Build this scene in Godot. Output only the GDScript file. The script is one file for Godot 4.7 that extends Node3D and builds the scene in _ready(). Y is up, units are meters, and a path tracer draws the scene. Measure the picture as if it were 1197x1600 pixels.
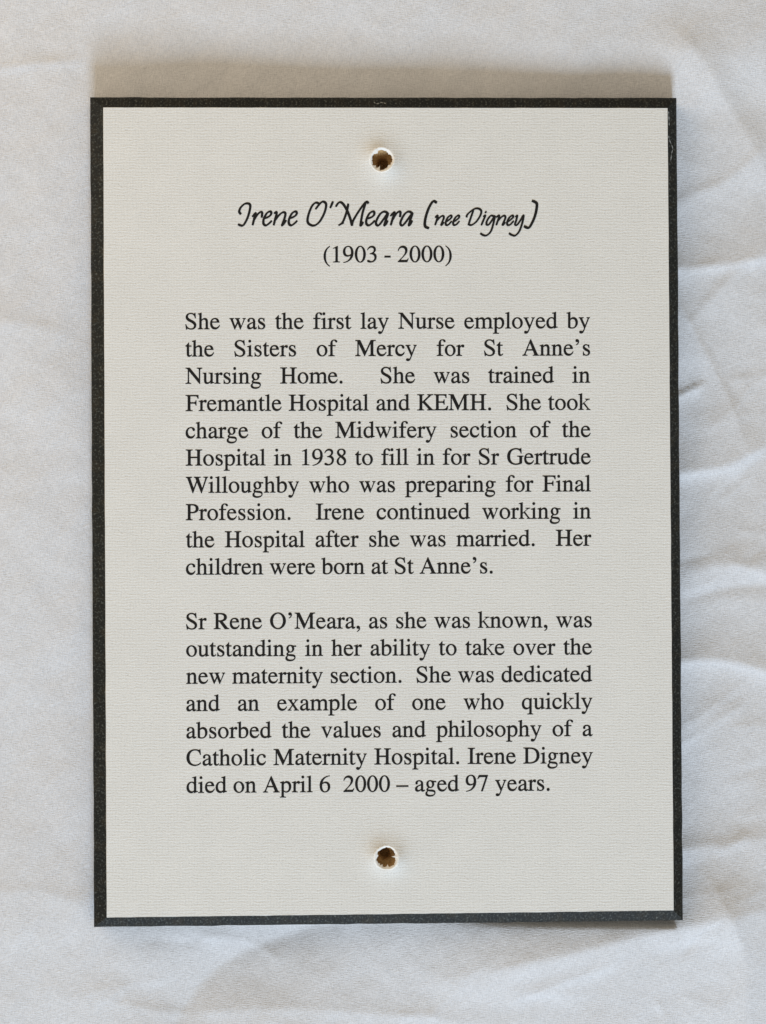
extends Node3D
# A small memorial plaque lying on a creased white cotton sheet, seen straight from above.

const FOV := 34.0
const TOP := 0.009                # height of the paper face above the sheet
const REACH := 0.440              # camera to paper face
const BOARD := 0.0087             # height of the board's face under the paper
const LIP := 0.0064               # height where the bevel meets the upright side

var paper_mat: StandardMaterial3D
var ink_mat: StandardMaterial3D
var edge_mat: StandardMaterial3D
var fibre_mat: StandardMaterial3D
var rim_mat: StandardMaterial3D
var sheet_mat: StandardMaterial3D
var scuff_mat: StandardMaterial3D
var outlines := {}                # letter -> triangles in 1/1000 em
var wobble := FastNoiseLite.new()
var folds := []
var broad := FastNoiseLite.new()
var mid := FastNoiseLite.new()


func _ready():
	# ---- camera, air, light
	var cam := Camera3D.new()
	cam.name = "camera"
	cam.fov = FOV
	cam.near = 0.02
	cam.far = 20.0
	cam.position = Vector3(0, TOP + REACH, 0)
	cam.rotation_degrees = Vector3(-90, 0, 0)
	add_child(cam)
	cam.current = true

	var env := Environment.new()
	env.background_mode = Environment.BG_COLOR
	env.background_color = Color(0.405, 0.37, 0.312).linear_to_srgb()   # warm light from the walls and ceiling of the room
	env.tonemap_mode = Environment.TONE_MAPPER_LINEAR
	env.tonemap_exposure = 0.96
	env.sdfgi_enabled = true
	env.ssao_enabled = true
	env.ssil_enabled = true
	var we := WorldEnvironment.new()
	we.name = "room_air"
	we.environment = env
	add_child(we)

	# daylight of a window beyond the lower edge of the picture
	var window := AreaLight3D.new()
	window.name = "window_daylight"
	window.area_size = Vector2(0.63, 0.84)
	window.light_color = Color(0.645, 0.795, 1.0).linear_to_srgb()
	window.light_energy = 9.9
	window.shadow_enabled = true
	var az := deg_to_rad(3.0)
	var el := deg_to_rad(29.5)
	add_child(window)
	window.look_at_from_position(3.0 * Vector3(sin(az) * cos(el), sin(el), cos(az) * cos(el)), Vector3.ZERO, Vector3.UP)

	# soft warm light thrown back by the wall on the left
	var wall := AreaLight3D.new()
	wall.name = "wall_bounce"
	wall.area_size = Vector2(0.5, 0.45)
	wall.light_color = Color(1.0, 0.78, 0.54).linear_to_srgb()
	wall.light_energy = 0.165
	wall.shadow_enabled = true
	add_child(wall)
	wall.look_at_from_position(Vector3(-0.46, 0.29, -0.36), Vector3.ZERO, Vector3.UP)

	materials()
	wobble.seed = 7
	wobble.frequency = 60.0
	wobble.fractal_octaves = 3

	make_sheet()
	make_plaque()


# ---- measuring: where a point of the photograph (1197 x 1600) lies at a given height
func at(px: float, py: float, h: float) -> Vector3:
	var k := 2.0 * tan(deg_to_rad(FOV / 2.0)) / 1600.0 * (TOP + REACH - h)
	return Vector3((px - 598.5) * k, h, (py - 800.0) * k)


# ---- materials
func noise(seed_: int, freq: float, octaves := 3) -> FastNoiseLite:
	var n := FastNoiseLite.new()
	n.seed = seed_
	n.frequency = freq
	n.fractal_octaves = octaves
	n.noise_type = FastNoiseLite.TYPE_SIMPLEX_SMOOTH
	return n


func lin(r: float, g: float, b: float) -> Color:
	return Color(r, g, b).linear_to_srgb()


func materials():
	var rng := RandomNumberGenerator.new()
	rng.seed = 11
	# linen finished paper: short level threads of uneven strength, and a few faint upright ones
	var s := 1024
	var rel := Image.create(s, s, false, Image.FORMAT_L8)
	var tint := Image.create(s, s, false, Image.FORMAT_RGB8)
	var ribs := 1024.0 / 118.0
	var n1 := noise(1, 1.0, 2)
	var n2 := noise(2, 1.0, 2)
	var n3 := noise(3, 1.0, 3)
	var n4 := noise(4, 1.0, 2)
	for y in s:
		for x in s:
			# level ribs of uneven strength, crossed by weaker upright ones
			var strong := clampf(0.55 + 1.1 * n1.get_noise_2d(x * 0.022, y * 0.10), 0.0, 1.4)
			var rib := sin(y * TAU / ribs + 2.2 * n2.get_noise_2d(x * 0.03, y * 0.04)) * strong
			var weak := clampf(0.35 + 0.9 * n4.get_noise_2d(x * 0.07, y * 0.03), 0.0, 1.2)
			var post := sin(x * TAU / ribs + 1.3 * n2.get_noise_2d(x * 0.03 + 50.0, y * 0.012)) * weak
			var fine := n2.get_noise_2d(x * 0.16, y * 0.26)
			var grain := rng.randf() - 0.5
			var blotch := n3.get_noise_2d(x * 0.004, y * 0.004)
			var v := 0.5 + 0.22 * rib + 0.13 * post + 0.26 * fine + 0.12 * grain
			rel.set_pixel(x, y, Color(v, v, v))
			var t := 0.955 + 0.020 * rib + 0.016 * post + 0.042 * fine + 0.05 * grain + 0.012 * blotch
			if fine < -0.62:
				t -= 0.04
			tint.set_pixel(x, y, Color(t, t, t * 0.995))
	for k in 26:                      # stray fibres in the paper
		var fx := rng.randi_range(4, s - 5)
		var fy := rng.randi_range(4, s - 5)
		for q in 3:
			tint.set_pixel(fx + q % 2, fy + q / 2, Color(0.70, 0.68, 0.64))
	paper_mat = StandardMaterial3D.new()
	paper_mat.resource_name = "linen_paper"
	paper_mat.albedo_color = lin(0.83, 0.803, 0.742)
	paper_mat.albedo_texture = ImageTexture.create_from_image(tint)
	paper_mat.heightmap_enabled = true
	paper_mat.heightmap_texture = ImageTexture.create_from_image(rel)
	paper_mat.heightmap_scale = 0.010
	paper_mat.uv1_scale = Vector3(11.0, 11.0, 1)
	paper_mat.roughness = 0.8
	paper_mat.metallic_specular = 0.3

	ink_mat = StandardMaterial3D.new()
	ink_mat.resource_name = "printed_ink"
	ink_mat.albedo_color = lin(0.015, 0.0135, 0.012)
	ink_mat.roughness = 0.7
	ink_mat.metallic_specular = 0.25

	# black painted edge with pale specks and browner worn places
	var e := 512
	var em := Image.create(e, e, false, Image.FORMAT_RGB8)
	var er := Image.create(e, e, false, Image.FORMAT_RGB8)
	var ne := noise(21, 0.02, 4)
	var nf := noise(22, 0.12, 2)
	for y in e:
		for x in e:
			var worn := clampf(ne.get_noise_2d(x, y) * 2.2, 0.0, 1.0)
			var speck := clampf((nf.get_noise_2d(x, y) - 0.30) * 3.5, 0.0, 1.0)
			var c := Color(0.118, 0.121, 0.108).lerp(Color(0.175, 0.16, 0.125), worn)
			c = c.lerp(Color(0.42, 0.43, 0.40), speck * 0.85)
			var g := (rng.randf() - 0.5) * 0.05
			em.set_pixel(x, y, Color(c.r + g, c.g + g, c.b + g))
			var h := 0.5 + 0.35 * nf.get_noise_2d(x * 0.8, y * 0.8) + 0.3 * (rng.randf() - 0.5)
			er.set_pixel(x, y, Color(h, h, h))
	edge_mat = StandardMaterial3D.new()
	edge_mat.resource_name = "black_edge_paint"
	edge_mat.albedo_texture = ImageTexture.create_from_image(em)
	er.bump_map_to_normal_map(2.5)
	edge_mat.normal_enabled = true
	edge_mat.normal_texture = ImageTexture.create_from_image(er)
	edge_mat.uv1_triplanar = true
	edge_mat.uv1_world_triplanar = true
	edge_mat.uv1_scale = Vector3(20, 20, 20)
	edge_mat.roughness = 0.55
	edge_mat.metallic_specular = 0.28

	# raw brown fibreboard inside the drilled holes
	var fm := Image.create(256, 256, false, Image.FORMAT_RGB8)
	var nm := noise(31, 0.05, 4)
	for y in 256:
		for x in 256:
			var k := 0.5 + 0.5 * nm.get_noise_2d(x, y) + (rng.randf() - 0.5) * 0.3
			fm.set_pixel(x, y, Color(0.58, 0.42, 0.24).lerp(Color(0.93, 0.80, 0.58), clampf(k, 0, 1)))
	fibre_mat = StandardMaterial3D.new()
	fibre_mat.resource_name = "raw_fibreboard"
	fibre_mat.albedo_texture = ImageTexture.create_from_image(fm)
	fibre_mat.uv1_triplanar = true
	fibre_mat.uv1_scale = Vector3(120, 120, 120)
	fibre_mat.roughness = 0.95

	rim_mat = StandardMaterial3D.new()
	rim_mat.resource_name = "torn_paper_core"
	rim_mat.albedo_color = lin(0.88, 0.84, 0.76)
	rim_mat.roughness = 0.95

	scuff_mat = StandardMaterial3D.new()
	scuff_mat.resource_name = "pale_scuff"
	scuff_mat.albedo_color = lin(0.27, 0.27, 0.25)
	scuff_mat.roughness = 0.9

	# cotton weave
	var w := 1024
	var wr := Image.create(w, w, false, Image.FORMAT_L8)
	var wt := Image.create(w, w, false, Image.FORMAT_RGB8)
	var na := noise(41, 1.0, 2)
	var nb := noise(42, 0.012, 3)
	for y in w:
		for x in w:
			var weft := na.get_noise_2d(x * 0.035, y * 0.34)
			var warp := na.get_noise_2d(x * 0.34 + 300.0, y * 0.035)
			var knot := na.get_noise_2d(x * 0.22, y * 0.22 + 700.0)
			var h := 0.5 + 0.30 * weft + 0.30 * warp + 0.22 * knot + 0.22 * (rng.randf() - 0.5)
			wr.set_pixel(x, y, Color(h, h, h))
			var t := 0.945 + 0.05 * weft + 0.05 * warp + 0.045 * knot + 0.07 * (rng.randf() - 0.5) + 0.012 * nb.get_noise_2d(x, y)
			wt.set_pixel(x, y, Color(t, t, t))
	sheet_mat = StandardMaterial3D.new()
	sheet_mat.resource_name = "white_cotton"
	sheet_mat.albedo_color = lin(0.80, 0.79, 0.78)
	sheet_mat.albedo_texture = ImageTexture.create_from_image(wt)
	sheet_mat.heightmap_enabled = true
	sheet_mat.heightmap_texture = ImageTexture.create_from_image(wr)
	sheet_mat.heightmap_scale = 0.014
	sheet_mat.uv1_scale = Vector3(1, 1, 1)
	sheet_mat.roughness = 0.95
	sheet_mat.metallic_specular = 0.2


# ---- building helpers
func part(called: String, mesh: Mesh, m: Material, parent: Node3D) -> MeshInstance3D:
	var o := MeshInstance3D.new()
	o.name = called
	o.mesh = mesh
	o.material_override = m
	parent.add_child(o, true)
	return o


func begin() -> SurfaceTool:
	var st := SurfaceTool.new()
	st.begin(Mesh.PRIMITIVE_TRIANGLES)
	return st


func quad(st: SurfaceTool, a: Vector3, b: Vector3, c: Vector3, d: Vector3):
	for v in [a, b, c, a, c, d]:
		st.set_uv(Vector2(v.x, v.z))
		st.add_vertex(v)


func spline(pts: PackedVector2Array, step: int) -> PackedVector2Array:
	var out := PackedVector2Array()
	for i in pts.size() - 1:
		var p0 := pts[maxi(i - 1, 0)]
		var p3 := pts[mini(i + 2, pts.size() - 1)]
		for k in step:
			out.append(pts[i].cubic_interpolate(pts[i + 1], p0, p3, float(k) / step))
	out.append(pts[pts.size() - 1])
	return out


func points(text: String) -> PackedVector2Array:
	var n := text.split_floats(" ", false)
	var out := PackedVector2Array()
	for i in range(0, n.size() - 1, 2):
		out.append(Vector2(n[i], n[i + 1]))
	return out


# ---- the sheet
# a fold: where it runs, how high, how wide its lower side (towards the window) and its upper side are
func fold(run: String, high: float, lower: float, upper: float, crest := 1.2):
	var line := PackedVector2Array()
	for p in points(run):
		var q := at(p.x, p.y, 0.0)
		line.append(Vector2(q.x, q.z))
	line = spline(line, 6)
	var box := Rect2(line[0], Vector2.ZERO)
	for p in line:
		box = box.expand(p)
	folds.append([line, 1.5 * high, lower, upper, box.grow(4.0 * maxf(lower, upper)), crest])


func sheet_height(x: float, z: float) -> float:
	var p := Vector2(x, z)
	var h := 0.0010 * broad.get_noise_2d(x, z) + 0.00036 * mid.get_noise_2d(x, z)
	# above the plaque the sheet climbs a little from left to right
	h += lerpf(-0.0010, 0.0022, smoothstep(-0.07, 0.09, x)) * smoothstep(-0.105, -0.125, z)
	for f in folds:
		if not f[4].has_point(p):
			continue
		var line: PackedVector2Array = f[0]
		var best := 1e9
		var side := 0.0
		var along := 0.0
		for i in line.size() - 1:
			var q := Geometry2D.get_closest_point_to_segment(p, line[i], line[i + 1])
			var d := q.distance_squared_to(p)
			if d < best:
				best = d
				side = (line[i + 1] - line[i]).cross(p - line[i])
				along = (i + line[i].distance_to(q) / maxf(line[i].distance_to(line[i + 1]), 1e-6)) / (line.size() - 1)
		var d := sqrt(best)
		var wide: float = f[2] if side > 0.0 else f[3]
		var ends := smoothstep(0.0, 0.22, along) * smoothstep(1.0, 0.78, along)
		h += f[1] * ends * exp(-pow(d / wide, f[5]))
	# nothing lifts the sheet under the plaque: it lies flat there
	var out := maxf(absf(x) - 0.0762, absf(z) - 0.1085)
	return h * smoothstep(-0.0004, 0.0024, out) - 0.0001


func make_sheet():
	broad.seed = 5
	broad.frequency = 14.0
	broad.fractal_octaves = 2
	mid.seed = 6
	mid.frequency = 48.0
	mid.fractal_octaves = 3
	# right of the plaque
	fold("1000 426 1075 420 1115 416 1160 410 1260 388", 0.00085, 0.0020, 0.006)
	fold("1160 415 1120 455 1070 515", 0.00028, 0.0014, 0.003)
	fold("1050 450 1090 530 1120 585 1145 640 1170 720", 0.00050, 0.0070, 0.0016)
	fold("1020 636 1062 618 1072 613 1110 595", 0.0006, 0.0012, 0.0008)
	fold("1000 752 1080 738 1130 730 1165 715 1230 680", 0.00075, 0.0016, 0.007)
	fold("1000 940 1080 905 1120 885 1180 880 1280 890", 0.0009, 0.0080, 0.008)
	fold("1060 945 1095 930 1140 919 1190 915 1270 918", -0.0004, 0.0018, 0.003)
	fold("1000 1046 1075 1032 1120 1030 1160 1038 1270 1068", 0.0010, 0.0026, 0.006)
	fold("1030 1160 1090 1120 1170 1060", 0.00022, 0.0014, 0.0018)
	fold("1050 1170 1100 1140 1180 1085", 0.00020, 0.0012, 0.0018)
	fold("1000 1336 1090 1322 1150 1314 1260 1296", 0.0007, 0.009, 0.0035)
	fold("1090 1340 1150 1460 1165 1540 1170 1680", 0.0012, 0.007, 0.007)
	# above, to the right
	fold("1020 20 1090 95 1130 160 1165 215 1220 310", 0.0010, 0.0100, 0.0055, 1.3)
	fold("1010 340 1080 305 1130 285 1165 258 1210 215", 0.0004, 0.006, 0.0020)
	# below
	fold("250 1640 280 1590 320 1535 370 1498 430 1472 490 1450 600 1405", -0.0017, 0.0100, 0.0130, 1.2)
	fold("640 1548 780 1508 870 1490 950 1470 1060 1444 1150 1428 1290 1396", 0.0023, 0.0120, 0.0110, 1.2)
	fold("200 1596 400 1578 520 1580 660 1592 800 1604", 0.0004, 0.003, 0.004)
	fold("780 1568 880 1530 970 1500", 0.0003, 0.002, 0.002)
	fold("1020 1560 1035 1580 1040 1600 1042 1640", 0.00025, 0.0008, 0.0015)
	# left
	fold("-60 110 20 104 70 98 140 95", 0.00028, 0.0012, 0.002)
	fold("-60 520 30 505 120 530", 0.0002, 0.004, 0.004)
	fold("-40 1402 60 1390 150 1420", 0.0004, 0.007, 0.004)

	# small crinkles, most of them to the right and below
	var rng := RandomNumberGenerator.new()
	rng.seed = 77
	for k in 34:
		var p := Vector2(rng.randf_range(1075, 1230), rng.randf_range(180, 1560))
		if k % 3 == 0:
			p = Vector2(rng.randf_range(150, 1100), rng.randf_range(1470, 1610))
		var d := Vector2.from_angle(rng.randf_range(-0.9, 0.35)) * rng.randf_range(28, 75)
		var bend := d.orthogonal() * rng.randf_range(-0.22, 0.22)
		var q := [p - d, p + bend, p + d]
		fold("%f %f %f %f %f %f" % [q[0].x, q[0].y, q[1].x, q[1].y, q[2].x, q[2].y], rng.randf_range(0.00010, 0.00022) * (1.0 if k % 4 else -1.0), rng.randf_range(0.0008, 0.0016), rng.randf_range(0.0008, 0.0022))

	# finer cells where the picture looks
	var xs := ruler(0.118, 0.0009, 0.55)
	var zs := ruler(0.152, 0.0009, 0.65)
	var nx := xs.size()
	var nz := zs.size()
	var v := PackedVector3Array()
	var uv := PackedVector2Array()
	v.resize(nx * nz)
	uv.resize(nx * nz)
	for j in nz:
		for i in nx:
			v[j * nx + i] = Vector3(xs[i], sheet_height(xs[i], zs[j]), zs[j])
			uv[j * nx + i] = Vector2(xs[i], zs[j]) * 11.0
	var nn := PackedVector3Array()
	nn.resize(nx * nz)
	var idx := PackedInt32Array()
	for j in nz:
		for i in nx:
			var a := v[j * nx + mini(i + 1, nx - 1)] - v[j * nx + maxi(i - 1, 0)]
			var b := v[mini(j + 1, nz - 1) * nx + i] - v[maxi(j - 1, 0) * nx + i]
			nn[j * nx + i] = b.cross(a).normalized()
			if i < nx - 1 and j < nz - 1:
				var k := j * nx + i
				idx.append_array(PackedInt32Array([k, k + 1, k + nx + 1, k, k + nx + 1, k + nx]))
	var arr := []
	arr.resize(Mesh.ARRAY_MAX)
	arr[Mesh.ARRAY_VERTEX] = v
	arr[Mesh.ARRAY_NORMAL] = nn
	arr[Mesh.ARRAY_TEX_UV] = uv
	arr[Mesh.ARRAY_INDEX] = idx
	var mesh := ArrayMesh.new()
	mesh.add_surface_from_arrays(Mesh.PRIMITIVE_TRIANGLES, arr)
	var o := part("bed_sheet", mesh, sheet_mat, self)
	o.set_meta("label", "creased white cotton sheet spread out under the plaque")
	o.set_meta("category", "sheet")


func ruler(near: float, cell: float, far: float) -> PackedFloat32Array:
	var half := PackedFloat32Array()
	var x := 0.0
	var c := cell
	while x < far:
		half.append(x)
		if x > near:
			c *= 1.35
		x += c
	half.append(far)
	var all := PackedFloat32Array()
	for i in range(half.size() - 1, 0, -1):
		all.append(-half[i])
	all.append_array(half)
	return all


# ---- the plaque
func make_plaque():
	var plaque := Node3D.new()
	plaque.name = "memorial_plaque"
	add_child(plaque)
	plaque.set_meta("label", "cream memorial plaque with black text, dark sloping edges and two torn screw holes")
	plaque.set_meta("category", "plaque")

	var inner := [at(161.5, 168, TOP), at(1043, 169, TOP), at(1052.5, 1422.5, TOP), at(167, 1433.5, TOP)]
	var outer := [at(141, 152, LIP), at(1057, 153, LIP), at(1067, 1438, LIP), at(147, 1448.5, LIP)]
	var holes := [at(597.1, 250.8, TOP), at(604, 1339, TOP)]

	# board: upright sides and underside
	var st := begin()
	var under := []
	for k in 4:
		var a: Vector3 = outer[k]
		var b: Vector3 = outer[(k + 1) % 4]
		for i in 40:
			var p := lip(a, b, i / 40.0, k, 0.0)
			var q := lip(a, b, (i + 1) / 40.0, k, 0.0)
			quad(st, Vector3(p.x, 0.0002, p.z), p, q, Vector3(q.x, 0.0002, q.z))
		under.append(Vector3(a.x, 0.0002, a.z))
	quad(st, under[0], under[1], under[2], under[3])
	st.generate_normals()
	var board := part("board", st.commit(), edge_mat, plaque)

	# the four bevelled edges, mitred at the corners, their outer rim slightly rounded
	for k in 4:
		st = begin()
		var ia: Vector3 = inner[k]
		var ib: Vector3 = inner[(k + 1) % 4]
		var oa: Vector3 = outer[k]
		var ob: Vector3 = outer[(k + 1) % 4]
		var rows := []
		for i in 41:
			var t := i / 40.0
			var top := ia.lerp(ib, t)
			top.y = BOARD
			var edge := lip(oa, ob, t, k, 0.0)
			var towards := (top - edge)
			var row := [top + towards * 0.02 + Vector3(0, -0.00002, 0)]
			for s in [0.75, 0.5, 0.25, 0.12, 0.05, 0.015, 0.0]:
				var q: Vector3 = edge + towards * s
				q.y += 0.00016 * sin(PI * clampf(s / 0.5, 0.0, 1.0)) + (0.00005 * wobble.get_noise_3d(q.x * 4.0, k * 3.0, q.z * 4.0) if s > 0.0 else 0.0)
				row.append(q)
			rows.append(row)
		for i in 40:
			for j in rows[i].size() - 1:
				st.set_smooth_group(0)
				quad(st, rows[i][j + 1], rows[i][j], rows[i + 1][j], rows[i + 1][j + 1])
		st.generate_normals()
		part("bevelled_edge", st.commit(), edge_mat, board)

	# the two drilled holes: a ragged cone that narrows to the screw's bore
	for k in 2:
		part("screw_hole", drilled(holes[k], k), fibre_mat, board)

	# paper face
	var paper := part("paper_face", paper_sheet(inner, holes), paper_mat, plaque)
	for k in 2:
		part("torn_rim", torn_rim(holes[k], k), rim_mat, paper)
	part("cut_edge", cut_edge(inner), rim_mat, paper)
	lettering(paper)

	# pale scuffs in the black paint
	scuff("1044.6 174 1045.2 184 1045.8 196", 1.1, board)
	scuff("1044.5 212 1047 221 1051 231 1049.5 240 1048 252", 0.9, board)
	scuff("584 160 590 162 597 160 603 162", 0.9, board)
	scuff("1064 1072 1065 1077", 0.9, board)


func lip(a: Vector3, b: Vector3, t: float, k: int, rise: float) -> Vector3:
	var p := a.lerp(b, t)
	var ends := smoothstep(0.0, 0.05, t) * smoothstep(1.0, 0.95, t)
	var across := (b - a).normalized().cross(Vector3.UP)
	return p + across * (0.00016 * ends * wobble.get_noise_2d(t * 2.2, k * 5.0)) + Vector3(0, rise, 0)


func edge_radius(k: int, a: float) -> float:
	var n := wobble.get_noise_3d(cos(a) * 0.012, sin(a) * 0.012, k * 3.0)
	return 0.00302 + 0.00016 * n


func paper_rise(p: Vector3, holes: Array) -> float:
	var h := 0.0
	for k in 2:
		var d := Vector2(p.x - holes[k].x, p.z - holes[k].z)
		var r := maxf(d.length() - 0.0032, 0.0)
		h += 0.00115 * exp(-pow(r / 0.0022, 1.3)) * (0.9 + 0.25 * sin(d.angle() * 2.0 + k))
	return h


func paper_sheet(inner: Array, holes: Array) -> ArrayMesh:
	var st := begin()
	st.set_smooth_group(0)
	var half := 0.011
	# bands between which the squares round the holes are left free
	var p := func(u: float, z: float) -> Vector3:
		var top: Vector3 = inner[0].lerp(inner[1], u)
		var bottom: Vector3 = inner[3].lerp(inner[2], u)
		var t := (z - top.z) / (bottom.z - top.z)
		return top.lerp(bottom, t)
	var cuts := [-1.0, holes[0].z - half, holes[0].z + half, holes[1].z - half, holes[1].z + half, 1.0]
	for b in 5:
		var x0 := -1.0
		var x1 := -1.0
		if b == 1 or b == 3:
			x0 = holes[b / 2].x - half
			x1 = holes[b / 2].x + half
		# left and right of a square, or the whole width
		var pieces := [[null, x0], [x1, null]] if x0 > -1.0 else [[null, null]]
		for piece in pieces:
			var c := []
			for z in [cuts[b], cuts[b + 1]]:
				for x in piece.size():
					var u := float(x)
					var zz: float = z
					if z == -1.0:
						zz = lerpf(inner[0].z, inner[1].z, u)
					elif z == 1.0:
						zz = lerpf(inner[3].z, inner[2].z, u)
					var q: Vector3 = p.call(u, zz)
					if piece[x] != null:
						q = Vector3(piece[x], TOP, zz)
					q.y = TOP
					c.append(q)
			quad(st, c[0], c[1], c[3], c[2])
	# the squares: rings from the ragged hole out to the square
	for k in 2:
		var rings := [0.0, 0.03, 0.07, 0.12, 0.18, 0.25, 0.33, 0.42, 0.54, 0.68, 0.84, 1.0]
		var n := 96
		for i in n:
			for j in rings.size() - 1:
				var c := []
				for ij in [[i, j], [i, j + 1], [i + 1, j + 1], [i + 1, j]]:
					var a: float = TAU * (ij[0] % n) / n
					var dir := Vector2(cos(a), sin(a))
					var far := half / maxf(absf(dir.x), absf(dir.y))
					var r := lerpf(edge_radius(k, a), far, rings[ij[1]])
					var q: Vector3 = holes[k] + Vector3(dir.x * r, 0, dir.y * r)
					q.y = TOP + (paper_rise(q, holes) if ij[1] < rings.size() - 1 else 0.0)
					c.append(q)
				quad(st, c[0], c[1], c[2], c[3])
	st.generate_normals()
	return st.commit()


# the pale cut edge of the paper, sloping a hair outwards
func cut_edge(inner: Array) -> ArrayMesh:
	var st := begin()
	var mid_point: Vector3 = (inner[0] + inner[2]) / 2.0
	for k in 4:
		var a: Vector3 = inner[k]
		var b: Vector3 = inner[(k + 1) % 4]
		for i in 50:
			var c := []
			for t in [i / 50.0, (i + 1) / 50.0]:
				var p := a.lerp(b, t)
				var out := (b - a).normalized().cross(Vector3.UP)
				if out.dot(p - mid_point) < 0.0:
					out = -out
				var w := 0.00011 + 0.00009 * wobble.get_noise_2d(t * 3.0, k * 4.0 + 1.0)
				c.append([p, Vector3(p.x, BOARD - 0.0001, p.z) + out * w])
			quad(st, c[0][1], c[0][0], c[1][0], c[1][1])
	st.generate_normals()
	return st.commit()


func drilled(c: Vector3, k: int) -> ArrayMesh:
	var st := begin()
	var n := 64
	var lean := Vector3(0.0001, 0, 0.0002) if k == 0 else Vector3(-0.0004, 0, -0.0003)
	# depth below the face, radius, how ragged, how far the centre has moved
	var rows := [[-0.0001, 0.0034, 0.0, 0.0], [0.0004, 0.0031, 0.0002, 0.0], [0.0011, 0.0027, 0.0004, 0.3], [0.0017, 0.0023, 0.0005, 0.6], [0.0021, 0.0017, 0.0003, 1.0], [0.0030, 0.0014, 0.0001, 1.0], [0.0062, 0.00125, 0.0001, 1.0], [0.0066, 0.0009, 0.0002, 1.0], [0.0067, 0.00001, 0.0, 1.0]]
	var ring := func(i: int, j: int) -> Vector3:
		var a := TAU * (i % n) / n
		var r: float = rows[j][1] + rows[j][2] * wobble.get_noise_3d(cos(a) * 0.03, sin(a) * 0.03, j * 1.3 + k * 9.0) * 2.0
		var o: Vector3 = c + lean * rows[j][3]
		return Vector3(o.x + cos(a) * r, BOARD - rows[j][0] + rows[j][2] * 0.8 * wobble.get_noise_3d(cos(a) * 0.05, sin(a) * 0.05, j * 2.0), o.z + sin(a) * r)
	for j in rows.size() - 1:
		for i in n:
			quad(st, ring.call(i, j + 1), ring.call(i, j), ring.call(i + 1, j), ring.call(i + 1, j + 1))
	st.generate_normals()
	return st.commit()


func torn_rim(c: Vector3, k: int) -> ArrayMesh:
	var st := begin()
	var n := 96
	# angles of flaps that hang into the hole, how far and how wide
	var flaps := [[1.95, 0.00115, 0.16], [2.45, 0.0006, 0.2], [0.75, 0.0005, 0.3], [4.1, 0.0005, 0.35], [5.5, 0.0003, 0.2]] if k == 0 else [[-0.12, 0.00105, 0.13], [2.1, 0.0005, 0.15], [1.45, 0.0006, 0.15], [3.3, 0.0004, 0.2]]
	var pt := func(i: int, j: int) -> Vector3:
		var a := TAU * (i % n) / n
		var rough := wobble.get_noise_3d(cos(a) * 0.022, sin(a) * 0.022, 4.0 + k * 7.0)
		var fine := wobble.get_noise_3d(cos(a) * 0.11, sin(a) * 0.11, 2.0 + k * 7.0)
		var edge := edge_radius(k, a)
		var hang := 0.00040 + 0.0005 * maxf(rough, 0.0) + 0.00030 * fine
		for f in flaps:
			hang += f[1] * maxf(0.0, 1.0 - absf(angle_difference(a, f[0])) / f[2])
		var up: float = 0.00115 * (0.9 + 0.25 * sin(a * 2.0 + k))
		var r := 0.0
		var y := 0.0
		if j == 0:
			r = edge + 0.00042 + 0.00026 * fine
			y = TOP + up - 0.00008
		elif j == 1:
			r = edge + 0.00012 + 0.00008 * rough
			y = TOP + up + 0.00013 + 0.00006 * fine
		elif j == 2:
			r = edge - 0.00008
			y = TOP + up + 0.00004
		else:
			r = edge - hang
			y = TOP + up - 0.00018 - 0.35 * hang
		return Vector3(c.x + cos(a) * r, y, c.z + sin(a) * r)
	for j in 3:
		for i in n:
			quad(st, pt.call(i, j + 1), pt.call(i, j), pt.call(i + 1, j), pt.call(i + 1, j + 1))
	st.generate_normals()
	return st.commit()


func scuff(run: String, wide: float, parent: Node3D):
	var line := spline(points(run), 4)
	var st := begin()
	var h := (BOARD + LIP) / 2.0 + 0.0006
	for i in line.size() - 1:
		var d := (line[i + 1] - line[i]).normalized().orthogonal()
		var w0 := wide * (0.5 + 0.5 * sin(i * 1.9)) * (0.4 if i == 0 else 1.0)
		var w1 := wide * (0.5 + 0.5 * sin((i + 1) * 1.9)) * (0.4 if i == line.size() - 2 else 1.0)
		quad(st, on_bevel(line[i] - d * w0), on_bevel(line[i] + d * w0), on_bevel(line[i + 1] + d * w1), on_bevel(line[i + 1] - d * w1))
	st.generate_normals()
	part("scuff", st.commit(), scuff_mat, parent)


# a point of the bevel, from how far it lies between the paper's edge and the rim
func on_bevel(p: Vector2) -> Vector3:
	var t := 0.0
	if p.y < 170.0:
		t = (p.y - 152.5) / 16.0
	else:
		var y := (p.y - 168.0) / 1254.0
		t = (lerpf(1057.0, 1067.0, y) - p.x) / 14.3
	t = clampf(t, 0.0, 1.0)
	return at(p.x, p.y, lerpf(LIP, BOARD, t) + 0.00016 * sin(PI * clampf(t / 0.5, 0.0, 1.0)) + 0.00012)


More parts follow.
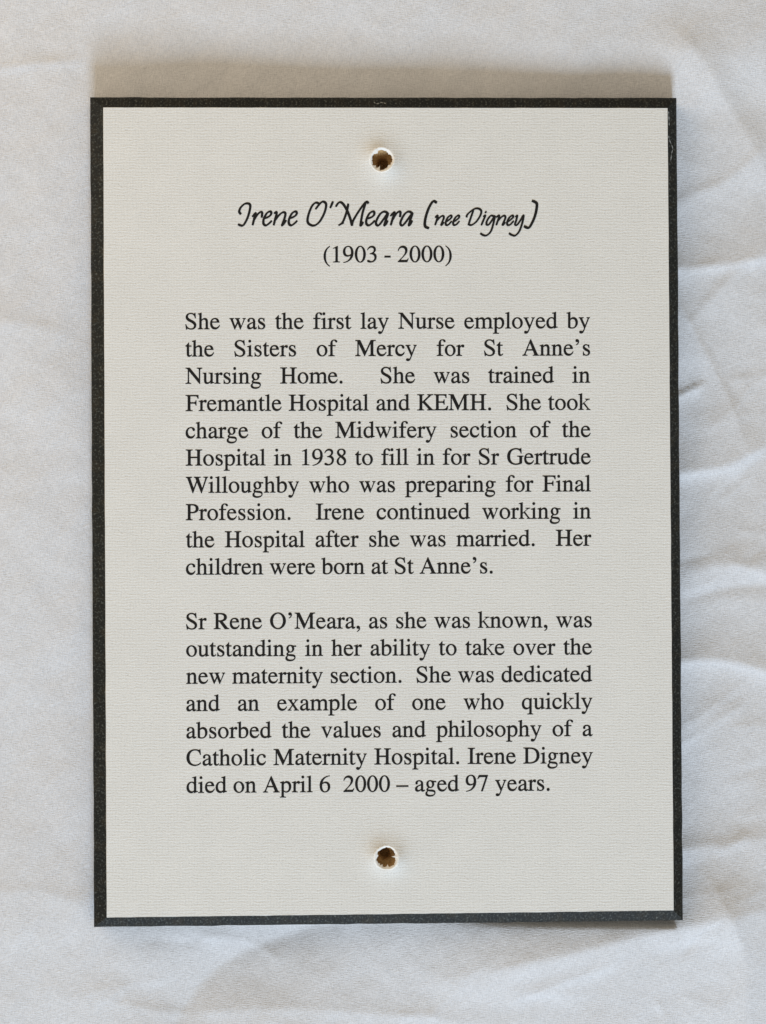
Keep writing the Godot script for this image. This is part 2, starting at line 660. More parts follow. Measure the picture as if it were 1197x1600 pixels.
# ---- lettering
func lettering(paper: Node3D):
	draw_alphabet()
	script_line(paper)
	text_line("(1903 - 2000)", 505.5, 409.8, 706.0, 409.0, paper, true)
	var body := [
		"She was the first lay Nurse employed by", "the Sisters of Mercy for St Anne’s", "Nursing Home.  She was trained in", "Fremantle Hospital and KEMH.  She took",
		"charge of the Midwifery section of the", "Hospital in 1938 to fill in for Sr Gertrude", "Willoughby who was preparing for Final", "Profession.  Irene continued working in",
		"the Hospital after she was married.  Her", "children were born at St Anne’s.", "", "Sr Rene O’Meara, as she was known, was", "outstanding in her ability to take over the",
		"new maternity section.  She was dedicated", "and an example of one who quickly", "absorbed the values and philosophy of a", "Catholic Maternity Hospital. Irene Digney", "died on April 6  2000 – aged 97 years.",
	]
	for i in body.size():
		if body[i] == "":
			continue
		var t := i / 17.0
		var right := lerpf(922.0, 926.6, t)
		if i == 9:
			right = 770.0
		elif i == 17:
			right = 859.0
		var y0 := 514.3 + 42.62 * i
		var slope := lerpf(-1.5, -4.0, t) / 633.0
		var left := lerpf(289.5, 291.3, t)
		text_line(body[i], left, y0, right, y0 + slope * (right - left), paper, true)


func text_line(text: String, x0: float, y0: float, x1: float, y1: float, paper: Node3D, fit: bool):
	var em := 37.2
	# how wide without spaces, and how many spaces share the rest
	var wide := 0.0
	var gaps := 0
	for ch in text:
		if ch == " ":
			gaps += 1
		else:
			wide += advance(ch)
	var first: Array = outlines[text[0]]
	var last: Array = outlines[text[text.length() - 1]]
	var lead: float = first[1] * em / 1000.0
	var trail: float = (advance(text[text.length() - 1]) - last[2]) * em / 1000.0
	var room := x1 - x0 + lead + trail
	var gap := (room - wide * em / 1000.0) / maxi(gaps, 1)
	var st := begin()
	var x := x0 - lead
	var slope := (y1 - y0) / (x1 - x0)
	for ch in text:
		if ch == " ":
			x += gap
			continue
		var base := y0 + (x - x0) * slope
		var tris: PackedVector2Array = outlines[ch][0]
		for v in tris:
			st.set_normal(Vector3.UP)
			st.add_vertex(at(x + v.x * em / 1000.0, base - v.y * em / 1000.0 + v.x * em / 1000.0 * slope, TOP + 0.00004))
		x += advance(ch) * em / 1000.0
	part("date_line" if text.begins_with("(") else "text_line", st.commit(), ink_mat, paper)


func script_line(paper: Node3D):
	var st := begin()
	# each stroke of the pen; the three groups differ in scale
	var a := [
		"88 224 66 192 85 142 130 102 175 98 195 122 188 180 165 260 130 330 100 356 50 340", "217 254 262 200", "262 200 240 280 221 354", "234 300 262 250 290 215 318 196 334 210 328 264",
		"365 272 420 245 441 212 428 190 388 212 353 278 350 332 378 353 420 326 448 296", "472 216 495 197 503 214 486 280 468 354", "482 300 530 235 578 200 605 214 595 272 566 352 590 330 616 290",
		"660 272 716 245 739 212 724 190 684 212 650 278 647 332 675 353 716 326 745 296", "1003 100 960 88 915 130 875 230 865 308 893 344 945 354 1005 310 1060 210 1082 122 1068 84 1035 78 1000 110 956 165", "1165 72 1128 152", "1160 74 1132 146",
	]
	var b := [
		"72 136 98 96 128 82 165 112 210 190 245 285 262 360", "219 98 208 160 185 240 150 320 103 354", "128 338 168 320", "262 358 275 300 340 190 423 80 456 98", "425 84 390 190 370 290 362 353 376 345 392 310",
		"446 276 502 250 524 215 510 190 467 213 433 279 430 332 458 353 500 326 530 294", "686 214 640 192 590 222 546 302 546 342 575 351 628 286 682 206", "688 208 655 300 640 353 660 336 680 294",
		"710 246 758 198 737 276 714 354", "730 300 760 245 785 211 812 192 829 204 822 258", "972 214 925 192 877 222 833 302 831 342 858 351 912 286 968 206", "974 206 940 300 927 353 946 336 966 294",
	]
	var c := [
		"112 76 76 60 40 110 12 180 -5 250 -4 306 35 326", "94 222 112 201 119 212 107 255 93 297", "101 264 135 224 166 204 180 222 153 296 182 266", "203 264 242 234 257 213 246 200 217 223 198 268 204 294 228 288 258 254",
		"276 264 317 234 332 213 321 200 292 223 272 268 279 294 303 288 335 254", "404 220 412 190 470 141 512 130 547 152 540 198 500 260 455 293 424 290", "472 146 446 220 420 298", "566 212 588 200 568 250 548 298", "600 158 584 176",
		"682 212 642 203 606 250 600 287 624 288 660 238 682 206 665 290 640 360 600 396 565 392 538 374", "694 220 718 200 724 212 710 255 695 297", "704 264 740 222 771 202 786 222 757 296 787 266", "806 266 847 234 864 213 853 200 823 223 803 268 809 294 835 288 869 251",
		"884 218 902 200 893 246 881 286 900 293 935 246 964 198 955 262 925 350 885 396 850 392 820 374", "1046 54 1088 74 1096 108 1081 190 1050 270 1014 321 968 304",
	]
	var lift := 0.0
	for group in [[a, 365.0, 7.48, 4.25], [b, 515.0, 7.48, 4.25], [c, 665.0, 6.3, 3.75]]:
		for n in group[0].size():
			var line := spline(points(group[0][n]), 7)
			var wide: float = group[3]
			if group[2] < 7.0 and (n == 0 or n == group[0].size() - 1):
				wide = 4.8
			for i in line.size():
				line[i] = Vector2(group[1] + line[i].x / group[2], 305.0 + line[i].y / group[2])
			lift = pen(st, line, wide, lift)
	part("title_line", st.commit(), ink_mat, paper)


# a broad nib held at a slant: thick on the way down, thin on the way up to the right
func pen(st: SurfaceTool, line: PackedVector2Array, wide: float, lift: float) -> float:
	var n := line.size()
	var sides := []
	for i in n:
		var d := (line[mini(i + 1, n - 1)] - line[maxi(i - 1, 0)]).normalized()
		var thick := wide * (0.66 + 0.34 * absf(sin(d.angle() + deg_to_rad(35.0))))
		var tip := minf(i, n - 1 - i)
		thick *= 0.80 + 0.20 * clampf(tip / 3.0, 0.0, 1.0)
		sides.append([line[i], d.orthogonal() * thick / 2.0])
	for i in n - 1:
		lift += 2.0e-8
		var h := TOP + 0.00004 + lift
		var p: Vector2 = sides[i][0]
		var q: Vector2 = sides[i + 1][0]
		flat(st, p - sides[i][1], p + sides[i][1], q + sides[i + 1][1], h)
		flat(st, p - sides[i][1], q + sides[i + 1][1], q - sides[i + 1][1], h)
	# round ends
	for e in [[0, -1.0], [n - 1, 1.0]]:
		lift += 2.0e-8
		var c: Vector2 = sides[e[0]][0]
		var o: Vector2 = sides[e[0]][1]
		for k in 6:
			var a0 := o.rotated(PI * k / 6.0 * -e[1])
			var a1 := o.rotated(PI * (k + 1) / 6.0 * -e[1])
			flat(st, c, c + a0, c + a1, TOP + 0.00004 + lift)
	return lift + 1.0e-7


func flat(st: SurfaceTool, a: Vector2, b: Vector2, c: Vector2, h: float):
	if (b - a).cross(c - a) < 0.0:
		var t := b
		b = c
		c = t
	for v in [a, b, c]:
		st.set_normal(Vector3.UP)
		st.add_vertex(at(v.x, v.y, h))


func advance(ch: String) -> float:
	if ch in "il,.":
		return {"i": 278.0, "l": 278.0, ",": 250.0, ".": 250.0}[ch]
	var w := {
		"a": 444, "c": 444, "e": 444, "f": 333, "m": 778, "r": 333, "s": 389, "t": 278, "w": 722, "A": 722, "C": 667, "D": 722, "E": 611, "F": 556, "G": 722, "H": 722, "I": 333, "K": 722,
		"M": 889, "N": 722, "O": 722, "P": 556, "R": 667, "S": 556, "W": 944, "(": 333, ")": 333, "-": 333, "’": 333,
	}
	return float(w.get(ch, 500))


# the outline of each letter of an old-style book face: M move, L line, C curve, E ellipse (centre, radii, slant); a leading minus cuts a hole
func draw_alphabet():
	var g := {
		"a": "M 442 66 C 425 52 413 47 398 47 C 375 47 368 61 368 105 L 368 300 C 368 405 316 460 213 460 C 117 460 56 412 56 345 C 56 315 73 298 97 298 C 121 298 140 316 140 339 C 140 350 137 358 137 372 C 137 405 165 428 204 428 C 258 428 287 394 287 330 L 287 292 C 106 225 37 183 37 98 C 37 31 78 -10 140 -10 C 184 -10 225 9 287 63 C 293 13 313 -10 355 -10 C 387 -10 410 2 442 40|-M 287 259 L 287 125 C 287 102 283 92 262 78 C 233 60 206 49 183 49 C 148 49 122 78 122 120 C 122 180 160 215 287 259",
		"b": "M 153 683 L 148 683 C 106 667 72 656 3 640 L 3 624 C 12 625 20 625 30 625 C 62 625 69 617 69 575 L 69 35 C 110 5 160 -10 218 -10 C 362 -10 468 98 468 245 C 468 370 392 460 290 460 C 235 460 186 430 153 377|-M 153 327 L 153 57 C 170 33 200 22 240 22 C 330 22 380 90 380 210 C 380 330 330 392 248 392 C 205 392 170 365 153 327",
		"c": "M 398 156 L 412 148 C 376 45 314 -10 230 -10 C 110 -10 25 82 25 214 C 25 357 118 460 250 460 C 338 460 404 413 404 354 C 404 328 386 310 360 310 C 336 310 322 322 313 352 L 307 372 C 297 413 280 428 242 428 C 162 428 107 356 107 256 C 107 146 167 68 252 68 C 308 68 347 90 398 156",
		"d": "M 491 42 C 430 25 390 12 346 -10 L 340 -8 L 340 57 C 304 8 271 -10 220 -10 C 104 -10 27 83 27 214 C 27 358 120 460 246 460 C 284 460 313 448 340 418 L 340 573 C 340 617 330 626 292 626 C 284 626 278 626 268 625 L 268 640 C 330 655 371 666 420 683 L 424 681 L 424 115 C 424 68 432 58 472 58 L 491 58|-M 340 98 L 340 340 C 330 392 290 428 238 428 C 162 428 113 354 113 246 C 113 128 164 54 246 54 C 282 54 318 70 340 98",
		"e": "M 408 164 L 424 157 C 387 52 320 -10 224 -10 C 102 -10 25 85 25 226 C 25 369 103 460 232 460 C 330 460 392 397 403 277 L 97 277 C 101 130 165 61 260 61 C 322 61 364 89 408 164|-M 99 309 L 304 309 C 296 386 267 421 211 421 C 149 421 109 381 99 309",
		"f": "M 20 0 L 279 0 L 279 15 C 205 19 187 36 187 104 L 187 418 L 309 418 L 309 450 L 187 450 L 187 565 C 187 627 203 655 247 655 C 272 655 287 643 307 611 C 322 585 332 576 347 576 C 368 576 383 592 383 612 C 383 654 334 683 268 683 C 200 683 150 655 125 603 C 109 570 104 540 103 450 L 21 450 L 21 418 L 103 418 L 103 104 C 103 34 92 22 20 15",
		"g": "E 228 302 160 158 0|M 320 388 L 470 388 L 470 427 L 390 427 C 350 427 310 445 270 456 L 250 440|M 170 175 C 120 145 72 110 72 74 C 72 48 90 30 122 18 C 60 -15 28 -52 28 -100 C 28 -175 105 -218 216 -218 C 350 -218 443 -148 443 -52 C 443 25 390 57 290 61 L 190 65 C 148 67 132 77 132 95 C 132 115 160 140 210 155|-E 230 302 80 130 8|-M 140 14 C 110 -20 98 -42 98 -70 C 98 -130 155 -163 245 -163 C 345 -163 408 -130 408 -77 C 408 -42 375 -17 300 -10 C 240 -6 180 4 140 14",
		"h": "M 9 0 L 225 0 L 225 15 C 173 19 157 37 157 89 L 157 337 C 193 383 226 403 264 403 C 316 403 337 366 337 291 L 337 89 C 337 34 324 19 271 15 L 271 0 L 487 0 L 487 15 C 434 20 421 33 421 88 L 421 300 C 421 405 379 460 305 460 C 250 460 210 438 157 372 L 157 681 L 153 683 C 110 668 79 660 9 640 L 9 623 C 16 625 24 626 32 626 C 65 626 73 616 73 573 L 73 89 C 73 35 62 20 9 15",
		"i": "M 16 0 L 253 0 L 253 15 C 187 19 179 29 179 98 L 179 457 L 175 459 L 20 405 L 20 390 L 28 391 C 40 393 53 394 62 394 C 87 394 95 377 95 332 L 95 98 C 95 27 86 17 16 15|E 129 632 52 52 0",
		"k": "M 7 0 L 221 0 L 221 15 C 170 19 158 32 158 82 L 158 683 L 153 683 C 110 668 79 660 7 640 L 7 623 C 16 625 24 626 32 626 C 65 626 74 616 74 573 L 74 89 C 74 35 62 20 7 15|M 150 215 L 320 370 C 340 388 345 400 345 412 C 345 428 332 434 290 436 L 290 450 L 478 450 L 478 436 C 425 434 400 424 350 384 L 235 288 L 150 205|M 200 270 L 368 60 C 392 30 380 15 345 15 L 345 0 L 505 0 L 505 15 C 470 17 445 32 418 66 L 260 280 L 230 300",
		"l": "M 19 0 L 257 0 L 257 15 C 198 19 182 34 182 84 L 182 681 L 178 683 C 130 667 95 657 26 640 L 26 624 C 36 625 44 625 54 625 C 89 625 98 615 98 574 L 98 88 C 98 36 82 19 19 15",
		"m": "M 16 0 L 229 0 L 229 15 C 177 19 163 34 163 79 L 163 348 C 205 386 232 398 262 398 C 316 398 353 370 353 303 L 353 101 C 353 37 340 19 286 15 L 286 0 L 506 0 L 506 15 C 450 19 437 30 437 85 L 437 346 C 470 385 500 398 538 398 C 590 398 629 372 629 310 L 629 94 C 629 34 616 19 562 15 L 562 0 L 775 0 L 775 15 C 726 19 713 30 713 88 L 713 300 C 713 405 666 460 585 460 C 524 460 480 438 426 378 C 410 433 368 460 315 460 C 260 460 220 440 160 382 L 160 458 L 155 460 C 110 443 78 434 19 416 L 19 399 C 28 401 36 402 46 402 C 71 402 79 388 79 343 L 79 82 C 79 32 66 18 16 15",
		"n": "M 16 0 L 225 0 L 225 15 C 173 19 159 34 159 79 L 159 344 C 205 388 228 398 258 398 C 312 398 334 370 334 303 L 334 101 C 334 37 321 19 268 15 L 268 0 L 485 0 L 485 15 C 431 19 418 30 418 88 L 418 300 C 418 405 374 460 300 460 C 252 460 216 442 157 380 L 157 458 L 152 460 C 106 443 74 434 16 416 L 16 399 C 25 401 33 402 42 402 C 67 402 75 388 75 343 L 75 82 C 75 32 62 18 16 15",
		"o": "E 249 225 221 235 0|-E 250 222 132 206 6",
		"p": "M 5 -217 L 247 -217 L 247 -201 C 174 -200 159 -187 159 -130 L 159 43 C 190 5 220 -10 262 -10 C 382 -10 470 95 470 242 C 470 372 395 460 294 460 C 238 460 196 434 159 382 L 159 458 L 155 460 C 105 440 70 427 9 408 L 9 393 C 18 394 25 394 34 394 C 66 394 75 384 75 345 L 75 -126 C 75 -186 62 -199 5 -201|-M 159 334 L 159 85 C 170 48 215 23 259 23 C 336 23 384 96 384 214 C 384 322 336 392 257 392 C 212 392 168 364 159 334",
		"q": "M 254 -217 L 488 -217 L 488 -202 C 436 -198 424 -186 424 -136 L 424 458 L 419 460 L 344 423 C 312 449 285 460 247 460 C 120 460 24 352 24 206 C 24 78 98 -10 203 -10 C 258 -10 300 12 340 62 L 340 -120 C 340 -186 330 -197 254 -202|-M 340 116 L 340 340 C 335 390 295 424 243 424 C 165 424 110 345 110 233 C 110 122 162 51 240 51 C 290 51 330 78 340 116",
		"r": "M 5 0 L 245 0 L 245 15 C 180 18 160 33 160 85 L 160 315 C 160 340 195 390 219 390 C 228 390 236 385 248 374 C 264 359 275 353 290 353 C 318 353 335 374 335 408 C 335 440 315 460 281 460 C 238 460 208 437 160 366 L 160 457 L 155 460 C 105 439 70 427 7 406 L 7 390 C 20 393 28 394 39 394 C 67 394 76 383 76 341 L 76 84 C 76 37 65 26 5 15",
		"s": "M 315 315 L 311 446 L 299 446 C 293 438 289 435 281 435 C 274 435 262 438 249 444 C 223 455 205 460 183 460 C 108 460 52 411 52 345 C 52 286 82 250 165 203 L 220 172 C 258 150 276 127 276 97 C 276 50 245 18 194 18 C 131 18 95 52 74 150 L 59 150 L 59 -2 L 72 -2 C 77 6 81 8 92 8 C 101 8 112 6 132 1 C 156 -6 180 -10 198 -10 C 280 -10 348 52 348 126 C 348 180 320 218 250 259 L 170 306 C 136 326 120 348 120 372 C 120 407 149 432 190 432 C 240 432 272 398 301 315",
		"t": "M 255 450 L 154 450 L 154 566 C 154 576 152 579 146 579 C 140 571 135 563 128 555 C 92 506 58 470 26 449 C 18 444 13 440 13 435 C 13 428 15 424 20 418 L 70 418 L 70 117 C 70 33 100 -10 159 -10 C 205 -10 240 13 279 66 L 266 77 C 242 49 223 38 201 38 C 164 38 154 64 154 128 L 154 418 L 255 418",
		"u": "M 9 450 L 155 450 L 155 125 C 155 73 181 49 222 49 C 252 49 277 61 304 86 C 327 107 338 123 338 139 L 338 360 C 338 416 327 428 259 436 L 259 450 L 422 450 L 422 97 C 422 59 432 50 466 50 L 479 50 L 479 36 C 422 20 385 9 345 -9 L 341 -7 L 341 81 C 296 22 256 -10 194 -10 C 119 -10 71 40 71 119 L 71 372 C 71 415 56 433 9 436",
		"v": "M 477 450 L 338 450 L 338 435 C 370 433 384 420 384 400 C 384 388 380 373 373 354 L 275 107 L 175 357 C 168 374 163 389 163 402 C 163 424 178 432 214 435 L 214 450 L 19 450 L 19 435 C 52 432 63 420 93 350 L 222 38 C 236 4 240 -14 248 -14 C 254 -14 262 2 276 36 L 420 372 C 440 418 448 430 477 435",
		"w": "M 694 450 L 570 450 L 570 435 C 603 430 613 420 613 400 C 613 388 610 372 603 353 L 512 106 L 412 371 C 408 383 405 392 405 402 C 405 422 416 432 455 435 L 455 450 L 253 450 L 253 435 C 286 433 297 422 318 370 L 344 300 L 256 110 L 169 348 C 162 368 157 388 157 402 C 157 424 168 432 204 435 L 204 450 L 21 450 L 21 435 C 55 428 60 418 90 348 L 212 38 C 226 4 232 -14 239 -14 C 246 -14 252 2 268 36 L 366 245 L 446 37 C 460 2 464 -14 473 -14 C 480 -14 484 2 498 36 L 638 372 C 656 418 664 430 694 435",
		"x": "M 17 0 L 165 0 L 165 15 C 128 16 118 22 118 40 C 118 50 126 62 138 78 L 226 196 L 312 70 C 318 60 322 48 322 40 C 322 24 312 16 280 15 L 280 0 L 479 0 L 479 15 C 446 18 428 30 402 68 L 274 262 L 370 390 C 394 422 412 433 452 435 L 452 450 L 296 450 L 296 435 C 330 432 340 426 340 410 C 340 398 332 384 314 360 L 255 284 L 204 360 C 184 390 176 404 176 414 C 176 428 186 434 216 435 L 216 450 L 24 450 L 24 435 C 60 433 74 422 104 378 L 208 223 L 106 90 C 66 36 54 22 17 15",
		"y": "M 475 450 L 344 450 L 344 435 C 374 433 388 424 388 405 C 388 398 386 388 382 378 L 278 110 L 166 360 C 160 374 156 386 156 397 C 156 420 172 432 216 435 L 216 450 L 14 450 L 14 435 C 44 430 54 420 76 372 L 232 22 C 238 8 238 0 234 -10 C 212 -80 190 -130 160 -130 C 146 -130 118 -113 90 -113 C 60 -113 38 -134 38 -162 C 38 -195 68 -218 108 -218 C 172 -218 208 -170 252 -56 L 420 376 C 438 420 446 430 475 435",
		"A": "M 15 0 L 213 0 L 213 19 C 160 20 141 32 141 58 C 141 72 146 92 155 115 L 196 216 L 448 216 L 492 112 C 502 86 508 66 508 52 C 508 28 494 20 451 19 L 451 0 L 706 0 L 706 19 C 660 22 648 34 620 98 L 366 674 L 346 674 L 128 145 C 90 50 72 25 15 19|-M 213 257 L 323 534 L 432 257",
		"C": "M 603 676 L 582 676 C 576 655 566 648 550 648 C 541 648 528 651 505 658 C 462 670 422 676 384 676 C 170 676 28 535 28 328 C 28 120 168 -14 374 -14 C 480 -14 570 26 633 104 L 617 120 C 552 58 480 26 402 26 C 240 26 142 140 142 330 C 142 525 235 638 390 638 C 500 638 565 585 595 451 L 620 451",
		"D": "M 16 0 L 290 0 C 530 0 685 130 685 336 C 685 540 545 662 290 662 L 16 662 L 16 643 C 92 640 104 626 104 553 L 104 109 C 104 38 92 24 16 19|-M 206 92 C 206 52 225 38 275 38 C 460 38 574 140 574 326 C 574 520 470 624 270 624 C 220 624 206 615 206 585",
		"E": "M 12 0 L 571 0 L 597 169 L 568 169 C 525 70 480 38 370 38 L 240 38 C 210 38 201 44 201 66 L 201 320 L 330 320 C 400 320 415 305 425 240 L 449 240 L 449 442 L 425 442 C 415 375 400 358 330 358 L 201 358 L 201 588 C 201 618 206 624 240 624 L 360 624 C 460 624 490 605 505 519 L 532 519 L 529 662 L 12 662 L 12 643 C 85 640 102 626 102 553 L 102 109 C 102 38 88 24 12 19",
		"F": "M 12 0 L 296 0 L 296 19 C 220 22 204 36 204 95 L 204 315 L 340 315 C 408 315 425 300 434 236 L 458 236 L 458 438 L 434 438 C 424 372 408 357 340 357 L 204 357 L 204 588 C 204 618 208 624 240 624 L 370 624 C 470 624 500 605 519 519 L 546 519 L 543 662 L 12 662 L 12 643 C 85 640 102 626 102 553 L 102 109 C 102 38 88 24 12 19",
		"G": "M 709 354 L 454 354 L 454 335 C 530 330 546 318 546 250 L 546 75 C 520 45 460 26 396 26 C 245 26 146 140 146 331 C 146 520 242 638 388 638 C 500 638 572 585 603 464 L 628 464 L 616 676 L 594 676 C 588 655 578 648 562 648 C 553 648 540 651 517 658 C 474 670 432 676 394 676 C 176 676 32 535 32 329 C 32 118 170 -14 392 -14 C 490 -14 580 10 648 52 L 648 250 C 648 316 656 328 709 335",
		"H": "M 19 0 L 297 0 L 297 19 C 232 22 218 36 218 95 L 218 315 L 503 315 L 503 95 C 503 36 489 22 424 19 L 424 0 L 702 0 L 702 19 C 638 22 605 34 605 95 L 605 567 C 605 628 638 640 702 643 L 702 662 L 424 662 L 424 643 C 489 640 503 626 503 567 L 503 359 L 218 359 L 218 567 C 218 626 232 640 297 643 L 297 662 L 19 662 L 19 643 C 83 640 116 628 116 567 L 116 95 C 116 34 83 22 19 19",
		"I": "M 18 0 L 315 0 L 315 19 C 232 22 217 36 217 95 L 217 567 C 217 626 232 640 315 643 L 315 662 L 18 662 L 18 643 C 100 640 115 628 115 567 L 115 95 C 115 34 100 22 18 19",
		"K": "M 34 0 L 312 0 L 312 19 C 247 22 233 36 233 95 L 233 567 C 233 626 247 640 312 643 L 312 662 L 34 662 L 34 643 C 98 640 131 628 131 567 L 131 95 C 131 34 98 22 34 19|M 220 320 L 490 585 C 520 615 520 640 450 643 L 450 662 L 690 662 L 690 643 C 640 640 610 628 560 580 L 320 352 L 220 300|M 240 350 L 480 85 C 520 38 510 22 448 19 L 448 0 L 723 0 L 723 19 C 680 22 655 35 615 78 L 325 390",
		"M": "M 12 0 L 225 0 L 225 19 C 160 23 142 45 142 119 L 142 540 L 395 0 L 408 0 L 659 552 L 659 109 C 659 38 645 24 572 19 L 572 0 L 863 0 L 863 19 C 790 24 761 38 761 105 L 761 567 C 761 626 790 640 863 643 L 863 662 L 662 662 L 442 183 L 213 662 L 14 662 L 14 643 C 90 638 104 626 104 553 L 104 142 C 104 45 85 23 12 19",
		"N": "M 12 662 L 183 662 L 577 179 L 577 520 C 577 612 562 638 489 643 L 489 662 L 707 662 L 707 643 C 632 637 615 612 615 520 L 615 -11 L 601 -11 L 147 539 L 147 142 C 147 45 165 23 240 19 L 240 0 L 12 0 L 12 19 C 88 24 109 45 109 142 L 109 588 C 80 628 60 641 12 643",
		"O": "E 361 331 327 345 0|-E 361 331 217 309 0",
		"P": "M 16 0 L 290 0 L 290 19 C 216 22 202 36 202 109 L 202 295 C 226 292 240 291 270 291 C 440 291 542 360 542 476 C 542 590 450 662 295 662 L 16 662 L 16 643 C 88 640 100 626 100 553 L 100 109 C 100 38 88 24 16 19|-M 202 336 L 202 590 C 202 616 208 624 240 624 C 370 624 432 580 432 478 C 432 378 375 331 265 331 C 240 331 225 332 202 336",
		"R": "M 17 0 L 294 0 L 294 19 C 218 22 204 36 204 109 L 204 315 L 300 315 C 460 320 560 385 560 492 C 560 600 470 662 310 662 L 17 662 L 17 643 C 90 640 102 626 102 553 L 102 109 C 102 38 90 24 17 19|M 235 330 L 478 0 L 659 0 L 659 19 C 625 22 606 32 582 62 L 352 345|-M 204 353 L 204 590 C 204 616 210 624 245 624 C 380 624 450 580 450 490 C 450 398 385 353 204 353",
		"S": "M 452 676 L 434 676 C 430 655 420 645 404 645 C 396 645 385 648 365 656 C 330 670 295 676 262 676 C 145 676 55 602 55 505 C 55 425 100 370 235 302 C 375 232 403 190 403 135 C 403 70 350 22 275 22 C 175 22 100 80 65 199 L 42 199 L 72 -13 L 93 -13 C 94 10 102 22 116 22 C 126 22 145 17 168 8 C 208 -7 245 -14 285 -14 C 405 -14 491 60 491 165 C 491 250 440 310 300 380 C 180 440 138 475 138 530 C 138 595 187 641 255 641 C 345 641 415 590 446 463 L 470 463",
		"W": "M 932 643 C 895 636 882 620 858 548 L 668 -11 L 650 -11 L 470 452 L 306 -11 L 288 -11 L 88 560 C 64 628 50 640 5 643 L 5 662 L 262 662 L 262 643 C 205 640 190 630 190 604 C 190 592 194 574 203 548 L 330 176 L 448 500 L 430 556 C 405 628 392 640 340 643 L 340 662 L 620 662 L 620 643 C 560 640 545 632 545 604 C 545 592 549 574 557 550 L 690 176 L 812 540 C 820 566 824 586 824 600 C 824 630 806 640 745 643 L 745 662 L 932 662",
		"0": "E 250 331 226 345 0|-E 250 331 132 318 0",
		"1": "M 111 0 L 394 0 L 394 15 C 315 18 299 30 299 76 L 299 674 L 291 676 L 111 585 L 111 571 C 150 588 162 592 174 592 C 199 592 215 578 215 530 L 215 93 C 215 38 200 18 118 15 L 111 15",
		"2": "M 475 137 L 462 142 C 427 90 414 76 370 76 L 128 76 L 296 252 C 390 350 428 420 428 498 C 428 602 350 676 244 676 C 135 676 60 605 34 478 L 53 471 C 85 560 135 602 205 602 C 285 602 340 548 340 462 C 340 372 300 290 200 185 L 30 12 L 30 0 L 420 0",
		"3": "M 45 514 C 85 620 150 676 238 676 C 335 676 400 618 400 530 C 400 470 370 425 307 388 C 385 355 431 300 431 220 C 431 80 330 -14 165 -14 C 90 -14 43 8 43 45 C 43 68 60 82 84 82 C 104 82 120 76 148 56 C 172 39 190 31 208 31 C 290 31 352 100 352 185 C 352 285 285 338 153 338 L 153 352 C 265 385 322 435 322 510 C 322 572 280 614 215 614 C 152 614 105 580 61 510",
		"6": "M 446 684 C 200 660 34 500 34 274 C 34 98 112 -14 240 -14 C 375 -14 468 85 468 224 C 468 345 395 426 290 426 C 235 426 195 408 140 362 C 165 535 270 640 448 668|-M 132 320 C 165 355 205 375 250 375 C 335 375 378 310 378 195 C 378 85 332 15 255 15 C 175 15 128 110 128 250 C 128 280 130 305 132 320",
		"7": "M 20 507 L 37 500 C 80 572 100 588 165 588 L 370 588 L 172 -8 L 237 -8 L 449 646 L 449 662 L 79 662",
		"8": "M 300 373 C 400 310 445 250 445 170 C 445 60 370 -14 245 -14 C 130 -14 56 55 56 152 C 56 230 100 285 190 340 C 105 405 70 455 70 525 C 70 612 145 676 250 676 C 355 676 428 615 428 530 C 428 465 390 420 300 373|-M 270 395 C 325 435 348 475 348 525 C 348 590 310 645 245 645 C 185 645 145 605 145 550 C 145 490 185 445 270 395|-M 215 322 C 155 275 132 225 132 160 C 132 75 180 18 252 18 C 325 18 368 65 368 130 C 368 200 325 245 215 322",
		".": "E 125 45 56 56 0",
		",": "M 83 -141 L 76 -128 C 130 -90 155 -55 155 -20 C 155 -12 150 -8 142 -8 C 134 -8 125 -10 112 -10 C 78 -10 56 14 56 46 C 56 80 82 102 118 102 C 162 102 195 66 195 12 C 195 -54 155 -112 83 -141",
		"(": "M 304 -161 C 170 -60 132 60 132 250 C 132 450 172 560 304 660 L 295 676 C 140 590 48 440 48 250 C 48 70 138 -85 292 -177",
		"-": "M 39 194 L 285 194 L 285 257 L 39 257",
		"–": "M 0 201 L 500 201 L 500 250 L 0 250",
	}
	for ch in g:
		outlines[ch] = filled(g[ch], Transform2D())
	outlines["9"] = filled(g["6"], Transform2D(Vector2(-1, 0), Vector2(0, -1), Vector2(494, 662)))
	outlines[")"] = filled(g["("], Transform2D(Vector2(-1, 0), Vector2(0, 1), Vector2(333, 0)))
	outlines["’"] = filled(g[","], Transform2D(Vector2(1, 0), Vector2(0, 1), Vector2(23, 574)))


func contour(text: String) -> PackedVector2Array:
	var w := text.split(" ", false)
	var out := PackedVector2Array()
	var i := 0
	while i < w.size():
		match w[i]:
			"M", "L":
				out.append(Vector2(float(w[i + 1]), float(w[i + 2])))
				i += 3
			"C":
				var a := out[out.size() - 1]
				var b := Vector2(float(w[i + 1]), float(w[i + 2]))
				var c := Vector2(float(w[i + 3]), float(w[i + 4]))
				var d := Vector2(float(w[i + 5]), float(w[i + 6]))
				for k in range(1, 8):
					out.append(a.bezier_interpolate(b, c, d, k / 7.0))
				i += 7
			_:
				var turn := deg_to_rad(float(w[i + 5]))
				for k in 40:
					var a := TAU * k / 40.0
					out.append(Vector2(float(w[i + 1]), float(w[i + 2])) + Vector2(cos(a) * float(w[i + 3]), sin(a) * float(w[i + 4])).rotated(turn))
				i += 6
	return out


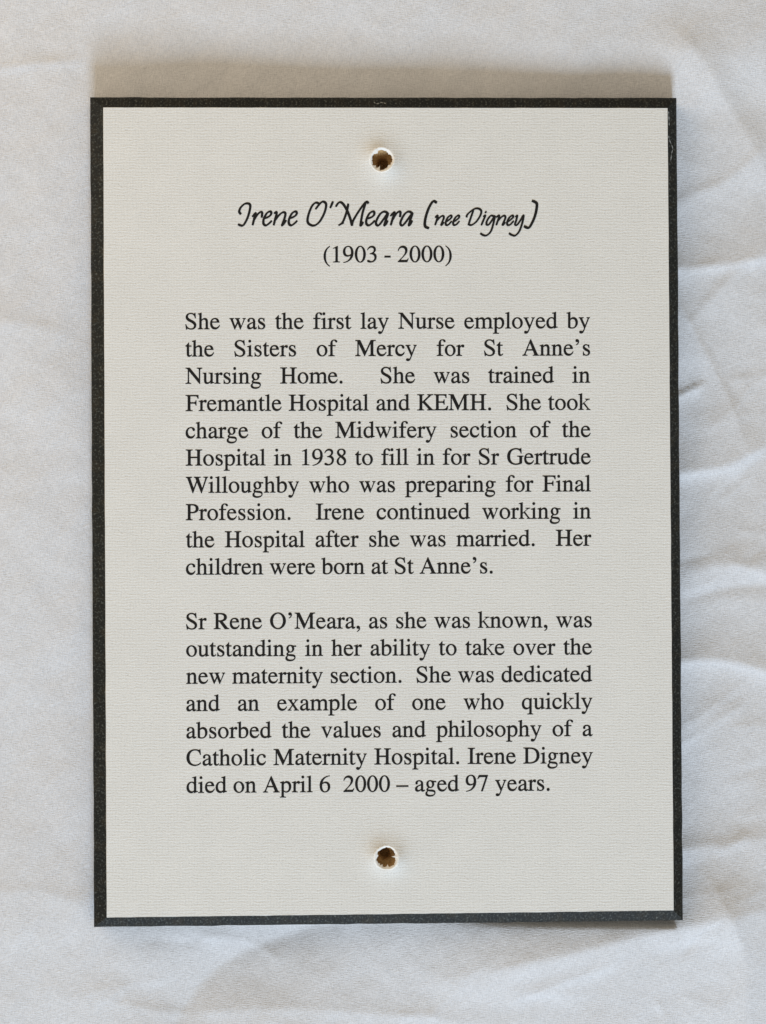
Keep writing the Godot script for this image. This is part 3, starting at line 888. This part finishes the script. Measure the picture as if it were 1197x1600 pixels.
# [triangles, leftmost, rightmost]
func filled(text: String, turn: Transform2D) -> Array:
	var solid: Array[PackedVector2Array] = []
	var cut: Array[PackedVector2Array] = []
	for piece in text.split("|"):
		var hole := piece.begins_with("-")
		var c := turn * contour(piece.trim_prefix("-"))
		# ink spreads a little into the paper
		var grown := Geometry2D.offset_polygon(c if not Geometry2D.is_polygon_clockwise(c) else reversed(c), -10.0 if hole else 10.0)
		if hole:
			cut.append(grown[0])
			continue
		var one: PackedVector2Array = grown[0]
		for k in range(solid.size() - 1, -1, -1):
			var both := Geometry2D.merge_polygons(one, solid[k])
			var shells := both.filter(func(q): return not Geometry2D.is_polygon_clockwise(q))
			if shells.size() == 1:
				for q in both:
					if Geometry2D.is_polygon_clockwise(q):
						cut.append(reversed(q))
				one = shells[0]
				solid.remove_at(k)
		solid.append(one)
	# slice through the middle of every hole, so that no slice has a hole inside
	var marks := [-2000.0, 3000.0]
	for c in cut:
		var lo := 1e9
		var hi := -1e9
		for v in c:
			lo = minf(lo, v.x)
			hi = maxf(hi, v.x)
		marks.append((lo + hi) / 2.0 + 0.137)
	marks.sort()
	var tris := PackedVector2Array()
	var left := 1e9
	var right := -1e9
	for s in solid:
		for k in marks.size() - 1:
			var slab := PackedVector2Array([Vector2(marks[k], -3000), Vector2(marks[k + 1], -3000), Vector2(marks[k + 1], 3000), Vector2(marks[k], 3000)])
			var left_over: Array[PackedVector2Array] = Geometry2D.intersect_polygons(s, slab)
			for c in cut:
				var next: Array[PackedVector2Array] = []
				for q in left_over:
					next.append_array(Geometry2D.clip_polygons(q, c))
				left_over = next
			for q in left_over:
				var t := Geometry2D.triangulate_polygon(q)
				for j in range(0, t.size(), 3):
					var a := q[t[j]]
					var b := q[t[j + 1]]
					var c := q[t[j + 2]]
					# y is turned when it is laid on the paper
					tris.append_array([a, b, c] if (b - a).cross(c - a) < 0.0 else [a, c, b])
				for v in q:
					left = minf(left, v.x)
					right = maxf(right, v.x)
	return [tris, left, right]


func reversed(p: PackedVector2Array) -> PackedVector2Array:
	var q := p.duplicate()
	q.reverse()
	return q
